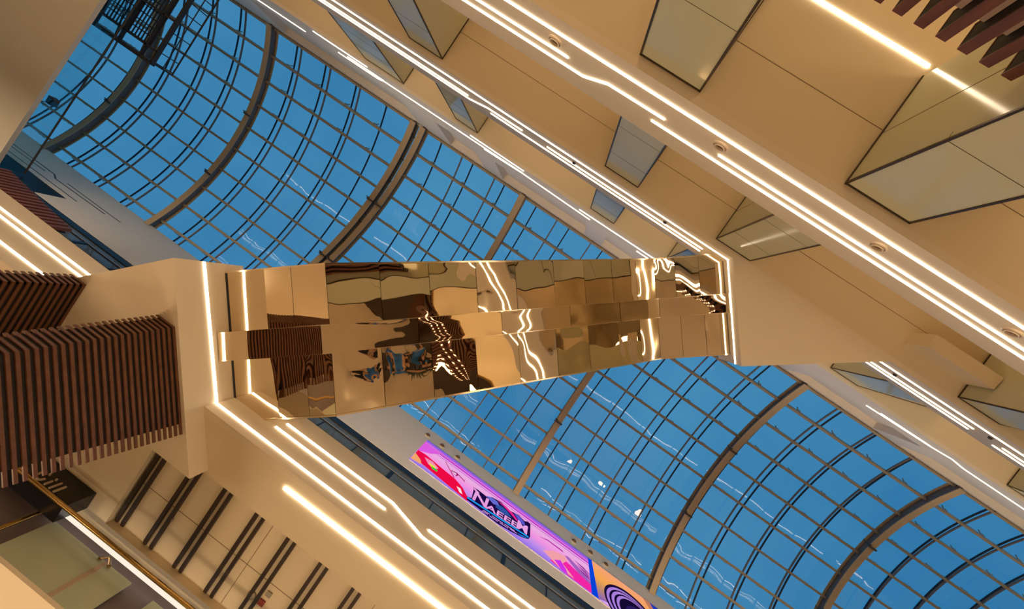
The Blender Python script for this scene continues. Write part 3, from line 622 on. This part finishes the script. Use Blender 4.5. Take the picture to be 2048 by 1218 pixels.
# ------------------------------------------------------------------ top left: bridge slab with glass parapet, hanging walkway
br = MB().hexa([(X0, -3.2, H(17.75)), (-21.62, -3.2, H(17.75)), (-22.1, 8.5, H(17.75)), (X0, 8.5, H(17.75))], [(X0, -3.2, H(17.95)), (-21.62, -3.2, H(17.95)), (-22.1, 8.5, H(17.95)), (X0, 8.5, H(17.95))]).build('ceiling', 'plaster')
struct(br, 'large plain beige bridge soffit in the top left corner', 'ceiling')
gp = thing('glass_parapet', (-21.8, 2.6, H(17.95)), 'glass parapet with a thin dark rail beside the top left beige bridge', 'parapet')
MB().hexa([(-21.66, -3.0, H(17.95)), (-21.64, -3.0, H(17.95)), (-22.1, 8.45, H(17.95)), (-22.12, 8.45, H(17.95))], [(-21.66, -3.0, H(18.95)), (-21.64, -3.0, H(18.95)), (-22.1, 8.45, H(18.95)), (-22.12, 8.45, H(18.95))]).build('glass_pane', 'parapet', gp)
MB().tube([(-21.65, -3.0, H(18.97)), (-22.11, 8.45, H(18.97))], .04).build('top_rail', 'clip', gp)
gw = thing('maintenance_walkway', (-22.6, -.6, H(19.6)), 'dark steel maintenance walkway with grating hanging at the top left', 'walkway')
gx, gy = -20.4, 1.45
MB().bar((-25.5, gy, H(19.6)), (gx, gy, H(19.6)), .16, .34).build('edge_beam', 'bar', gw)
MB().bar((gx, gy, H(19.6)), (gx, -3.2, H(19.6)), .10, .2).build('edge_beam', 'bar', gw)
gt = MB()
for i in range(26): gt.bar((-25.4+i*.18, .85, H(19.6)), (-25.4+i*.18, -3.2, H(19.6)), .035, .05)
for i in range(12): gt.bar((-25.5, .85-i*.34, H(19.62)), (-20.9, .85-i*.34, H(19.62)), .05, .06)
gt.build('floor_grating', 'bar', gw)
for y in (.9, -.6, -2.0): MB().bar((-25.5, y, H(19.5)), (gx, y, H(19.5)), .08, .16).build('cross_beam', 'bar', gw)
for x in (-23.6, -22.2, -20.95): MB().bar((x, gy, H(19.5)), (x, -3.2, H(19.5)), .08, .16).build('cross_beam', 'bar', gw)
for i in range(9): MB().tube([(gx, gy-.1-i*.5, H(19.6)), (gx, gy-.1-i*.5, H(20.7))], .022, 6).build('post', 'bar', gw)
for i in range(9): MB().tube([(gx-.2-i*.55, gy, H(19.6)), (gx-.2-i*.55, gy, H(20.7))], .022, 6).build('post', 'bar', gw)
MB().tube([(-25.5, gy, H(20.7)), (gx, gy, H(20.7)), (gx, -3.2, H(20.7))], .04, 8).build('top_rail', 'bar', gw)
MB().tube([(-25.5, gy, H(20.15)), (gx, gy, H(20.15)), (gx, -3.2, H(20.15))], .025, 8).build('mid_rail', 'bar', gw)
fl2 = thing('floodlight', (-23.6, 5.4, H(19.6)), 'small black floodlight seen through the glass at the top left edge', 'floodlight')
box((-23.75, 5.2, H(19.55)), (-23.45, 5.55, H(19.85))).build('lamp_head', 'black', fl2)
MB().tube([(-23.6, 5.4, H(19.7)), (-24.2, 5.7, H(19.75)), (-24.2, 5.7, H(18.0))], .03, 8).build('bracket', 'black', fl2)
# walnut slats at the far left edge over the left slab edge
ws = thing('slatted_wall', (-15, 6.6, H(8.5)), 'walnut slatted wall panel at the left edge above the lit slab edge', 'slatted screen')
for i in range(17):
    x = -17.0+i*.22; top = 14.15-(x+17)*.2
    MB().box((x, 6.5, H(8.4)), (x+.12, 6.6, H(top))).build('slat', 'woodv', ws)
box((-17.1, 6.62, H(8.4)), (-13.35, 6.66, H(13.3))).build('backing_panel', 'black', ws)

# ------------------------------------------------------------------ lower left shop front
SYs = 7.2
sg = thing('shop_sign', (-5.2, 6.8, H(6.72)), 'black shop sign with pale raised letters at the lower left', 'sign')
sb_ = box((-6.6, 6.8, H(6.72)), (-4.42, 7.1, H(7.26))).build('sign_board', 'signblack', sg)
def bars(pts, w):
    mb = MB()
    for (a, b), (c, d) in zip(pts, pts[1:]): mb.bar((a, 6.79, H(b)), (c, 6.79, H(d)), w, .03, (0, 1, 0))
    return mb
for pts in ([(-4.74, 6.80), (-4.74, 7.0)], [(-4.83, 6.80), (-4.83, 7.0)], [(-4.93, 6.80), (-4.93, 6.93)], [(-5.02, 6.88), (-5.04, 6.81), (-5.10, 6.79), (-5.15, 6.82), (-5.16, 6.93)]): bars(pts, .028).build('letter', 'letter', sb_)
for x in (-4.93, -5.07): MB().lathe((x, 6.80, H(6.985)), (0, -1, 0), [(.018, 0), (.018, .03), (.001, .03)], 10).build('letter_dot', 'letter', sb_)
sf = thing('shop_entrance', (-4, SYs, 0), 'lit shop front with green frosted glass panes at the lower left corner', 'shop front')
for a, b in ((-4.50, -3.475), (-3.40, -2.93), (-2.5, -.8)):
    box((a, SYs, .1), (b, SYs+.03, H(6.86))).build('glass_pane', 'frosted', sf)
box((-6.6, SYs+.1, 0), (X1, SYs+.3, H(7.26))).build('back_panel', 'lilac', sf)
box((-3.475, SYs-.005, .1), (-3.40, SYs+.02, H(6.86))).build('joint_strip', 'letter', sf)
MB().tube([(-4.66, SYs-.06, H(7.0)), (X1, SYs-.06, H(7.0))], .045, 12).build('cove_tube', 'long_light', sf)
MB().tube([(-5.6, 6.74, H(6.68)), (X1, 6.74, H(6.68))], .035, 12).build('brass_rail', 'brass', sf)
MB().tube([(-4.72, SYs-.05, 0), (-4.72, SYs-.05, H(7.0))], .035, 12).build('brass_post', 'brass', sf)
for x in (-4.62, -3.44):
    c = MB(); c.tube([(x-.09, SYs-.06, H(6.80)), (x, SYs-.1, H(6.86)), (x+.09, SYs-.06, H(6.80))], .022, 8); c.lathe((x-.09, SYs-.03, H(6.80)), (0, -1, 0), [(.03, 0), (.03, .03), (.001, .035)], 12); c.lathe((x+.09, SYs-.03, H(6.80)), (0, -1, 0), [(.03, 0), (.03, .03), (.001, .035)], 12)
    c.build('spider_clip', 'chrome', sf)
tag(box((-6.6, 5.42, H(4.47)), (-1.2, 6.9, H(4.52))).build('canopy_slab', 'plaster'), 'plain beige canopy slab in the very bottom left corner', 'canopy', kind='thing')

# ------------------------------------------------------------------ seen only in the mirror: visitors, a planter, a lit slatted stair box
def person(x, y, face, label, shirt='blue'):
    t = thing('person', (x, y, 0), label, 'person', 'visitors on the ground floor')
    c, s = math.cos(face), math.sin(face)
    P = lambda a, b, z: Vector((x+a*c-b*s, y+a*s+b*c, z))
    def skin(nm, pts, edges, rad, m):
        me = bpy.data.meshes.new(nm); L = Vector(t['_L']); me.from_pydata([p-L for p in pts], edges, []); ob = bpy.data.objects.new(nm, me); COL.objects.link(ob); ob.parent = t; ob['_L'] = L[:]
        md = ob.modifiers.new('skin', 'SKIN'); 
        for v, r in zip(me.skin_vertices[0].data, rad): v.radius = (r if isinstance(r, tuple) else (r, r))
        me.skin_vertices[0].data[0].use_root = True
        sb = ob.modifiers.new('sub', 'SUBSURF'); sb.levels = sb.render_levels = 2; md.use_smooth_shade = True
        me.materials.append(M[m]); return ob
    pts = [P(0,0,.98), P(0,0,1.2), P(0,0,1.42), P(0,0,1.50), P(.01,0,1.56), P(.02,0,1.66), P(.01,0,1.75),
           P(0,.19,1.42), P(.02,.24,1.16), P(.14,.22,.94), P(.17,.22,.86), P(0,-.19,1.42), P(-.02,-.24,1.16), P(.05,-.24,.92), P(.07,-.24,.84),
           P(.02,.10,.92), P(.10,.11,.5), P(.06,.11,.09), P(.2,.12,.04), P(-.02,-.10,.92), P(-.06,-.11,.5), P(-.16,-.11,.1), P(-.03,-.12,.04)]
    ed = [(0,1),(1,2),(2,3),(3,4),(4,5),(5,6),(2,7),(7,8),(8,9),(9,10),(2,11),(11,12),(12,13),(13,14),(0,15),(15,16),(16,17),(17,18),(0,19),(19,20),(20,21),(21,22)]
    rd = [(.14,.11),(.14,.10),(.13,.10),.055,.055,(.085,.10),.06,.06,.045,.035,.03,.06,.045,.035,.03,.085,.06,.042,.04,.085,.06,.042,.04]
    skin('body', pts, ed, rd, 'skin')
    skin('shirt', [P(0,0,.96), P(0,0,1.2), P(0,0,1.43), P(0,.20,1.42), P(.02,.245,1.2), P(0,-.20,1.42), P(-.02,-.245,1.2)], [(0,1),(1,2),(2,3),(3,4),(2,5),(5,6)], [(.17,.13),(.165,.12),(.15,.12),.08,.065,.08,.065], shirt)
    skin('trousers', [P(0,0,.97), P(.02,.10,.9), P(.10,.11,.5), P(.06,.11,.12), P(-.02,-.10,.9), P(-.06,-.11,.5), P(-.16,-.11,.13)], [(0,1),(1,2),(2,3),(0,4),(4,5),(5,6)], [(.15,.12),.105,.078,.06,.105,.078,.06], 'dark')
    skin('hair', [P(-.02,0,1.70), P(-.01,0,1.765), P(-.05,0,1.64)], [(0,1),(0,2)], [.10,.075,.07], 'hair')
person(8.6, -3.75, 2.4, 'person in blue shirt and dark trousers walking, nearest in the mirror')
person(10.4, -5.2, 2.8, 'person in blue shirt walking, left of a pair in the mirror')
person(11.4, -5.9, 2.6, 'person in blue shirt walking, right of a pair in the mirror')
pl = thing('potted_plant', (11.9, -6.2, 0), 'dark leafy potted plant reflected in the mirror strip', 'plant')
MB().lathe((11.9, -6.2, 0), (0, 0, 1), [(.25, 0), (.35, .6), (.33, .62), (.3, .56), (.001, .56)]).build('planter', 'pot', pl)
lf = MB(); rr = random.Random(3)
for i in range(70):
    a = rr.uniform(0, 6.28); e = rr.uniform(.1, 1.3); L = rr.uniform(.3, .55); d = Vector((math.cos(a)*math.cos(e), math.sin(a)*math.cos(e), math.sin(e))); b = Vector((11.9, -6.2, .6)); sdv = d.cross(Vector((0, 0, 1))).normalized()*.07
    lf.add([b, b+d*L*.55+sdv, b+d*L+Vector((0, 0, -.15)), b+d*L*.55-sdv], [(0, 1, 2, 3)])
lf.build('foliage', 'leaf', pl)

gs = thing('slatted_canopy', (6.5, -3.9, H(3.7)), 'walnut slatted canopy with rows of light dots, seen only in the mirror', 'canopy')
cb, dots = MB(), MB()
for i in range(26):
    x = 3.85+.212*i
    cb.box((x, -4.4, H(3.7)), (x+.10, -3.42, H(4.62)))
    for h in (3.78, 4.15, 4.5): dots.box((x+.125, -3.47, H(h)), (x+.187, -3.44, H(h)+.06))
cb.build('slat_cladding', 'wood', gs); dots.build('light_dots', 'dotled', gs)
box((3.86, -4.37, H(3.73)), (9.2, -3.48, H(4.57))).build('core', 'black', gs)

# ------------------------------------------------------------------ lamps of the place, and added wall-wash lights
def lamp(x, y, z, e, col=(1, .74, .46), r=.12):
    l = bpy.data.lights.new('gallery_lamp', 'POINT'); l.energy = e; l.color = col; l.shadow_soft_size = r
    o = bpy.data.objects.new('gallery_lamp', l); COL.objects.link(o); o.location = (x, y, z); return o
W1 = (1, .68, .36)
for x, y, e in ((-12, -6.2, 90), (-7, -6.2, 100), (-2.4, -6.2, 115), (.7, -6.4, 85), (4.6, -6.2, 110), (9.5, -4.6, 120), (13.5, -4.6, 140), (18, -5, 130)): lamp(x, y, 4.6, e, W1, .4)
for x in (-12, -6, 0, 6, 12): lamp(x, 6.9, 3.4, 270, (1, .72, .43), .4)
for x in (-16, -9, -4, 1, 6, 13): lamp(x, -7.6, H(10.6), 62, W1, .4)
for x in (-20, -14, -8.2, -3.5, 1, 6, 13, 20): lamp(x, -6.2, H(15.6), 56, W1, .4)
def long_light(x, y, tilt, e, spread):                   # added lights, unseen behind the left first floor ledge, brightening the upper walls
    l = bpy.data.lights.new('added_wash_light', 'AREA'); l.shape = 'RECTANGLE'; l.size = 12.5; l.size_y = .3; l.energy = e; l.color = (1, .79, .56); l.spread = spread
    o = bpy.data.objects.new('added_wash_light', l); COL.objects.link(o); o.location = (x, y, H(9.15)); o.rotation_euler = (math.pi-tilt, 0, 0)
for x in (-25, -12, 2, 15, 28):
    long_light(x, 5.6, .30, 135 if x > -20 else 60, .80)     # up the left wall
    if x > -20: long_light(x, 7.9, -.80, 95, .75)     # across to the right upper wall and the arches

# ------------------------------------------------------------------ dusk sky
W = bpy.data.worlds.new('dusk_sky'); S.world = W; W.use_nodes = True; nt = W.node_tree; nt.nodes.clear()
out = nt.nodes.new('ShaderNodeOutputWorld'); bg = nt.nodes.new('ShaderNodeBackground'); tc = nt.nodes.new('ShaderNodeTexCoord')
n = nt.nodes.new('ShaderNodeTexNoise'); n.inputs['Scale'].default_value = 2.2; n.inputs['Detail'].default_value = 4
rp = nt.nodes.new('ShaderNodeValToRGB'); rp.color_ramp.elements[0].position = .3; rp.color_ramp.elements[1].position = .75
rp.color_ramp.elements[0].color = lin(46, 120, 170); rp.color_ramp.elements[1].color = lin(78, 150, 194)
nt.links.new(tc.outputs['Generated'], n.inputs['Vector']); nt.links.new(n.outputs['Fac'], rp.inputs['Fac']); nt.links.new(rp.outputs['Color'], bg.inputs['Color'])
bg.inputs['Strength'].default_value = 1.0; nt.links.new(bg.outputs[0], out.inputs['Surface'])

# ------------------------------------------------------------------ camera
cam = bpy.data.cameras.new('camera'); co = bpy.data.objects.new('camera', cam); COL.objects.link(co)
cam.sensor_fit = 'HORIZONTAL'; cam.sensor_width = 36; cam.lens = 980/2048*36; cam.clip_end = 300
RX = Vector((.819, -.566, .098)); RYv = Vector((.569, .822, -.001)); RZ = Vector((-.080, .057, .995))   # image right, down, forward in world axes
RZ.normalize(); RX = (RX-RZ*RX.dot(RZ)).normalized(); RYv = RZ.cross(RX)
co.matrix_world = Matrix(((RX.x, -RYv.x, -RZ.x, 0), (RX.y, -RYv.y, -RZ.y, 0), (RX.z, -RYv.z, -RZ.z, EYE), (0, 0, 0, 1)))
S.camera = co
for o in COL.objects:
    if '_L' in o: del o['_L']
vs = S.view_settings; vs.view_transform = 'Standard'; vs.look = 'None'; vs.gamma = 1; vs.use_curve_mapping = False; vs.exposure = 0.0
S.cycles.use_denoising = True; S.cycles.max_bounces = 10; S.cycles.transparent_max_bounces = 16; S.cycles.sample_clamp_indirect = 6
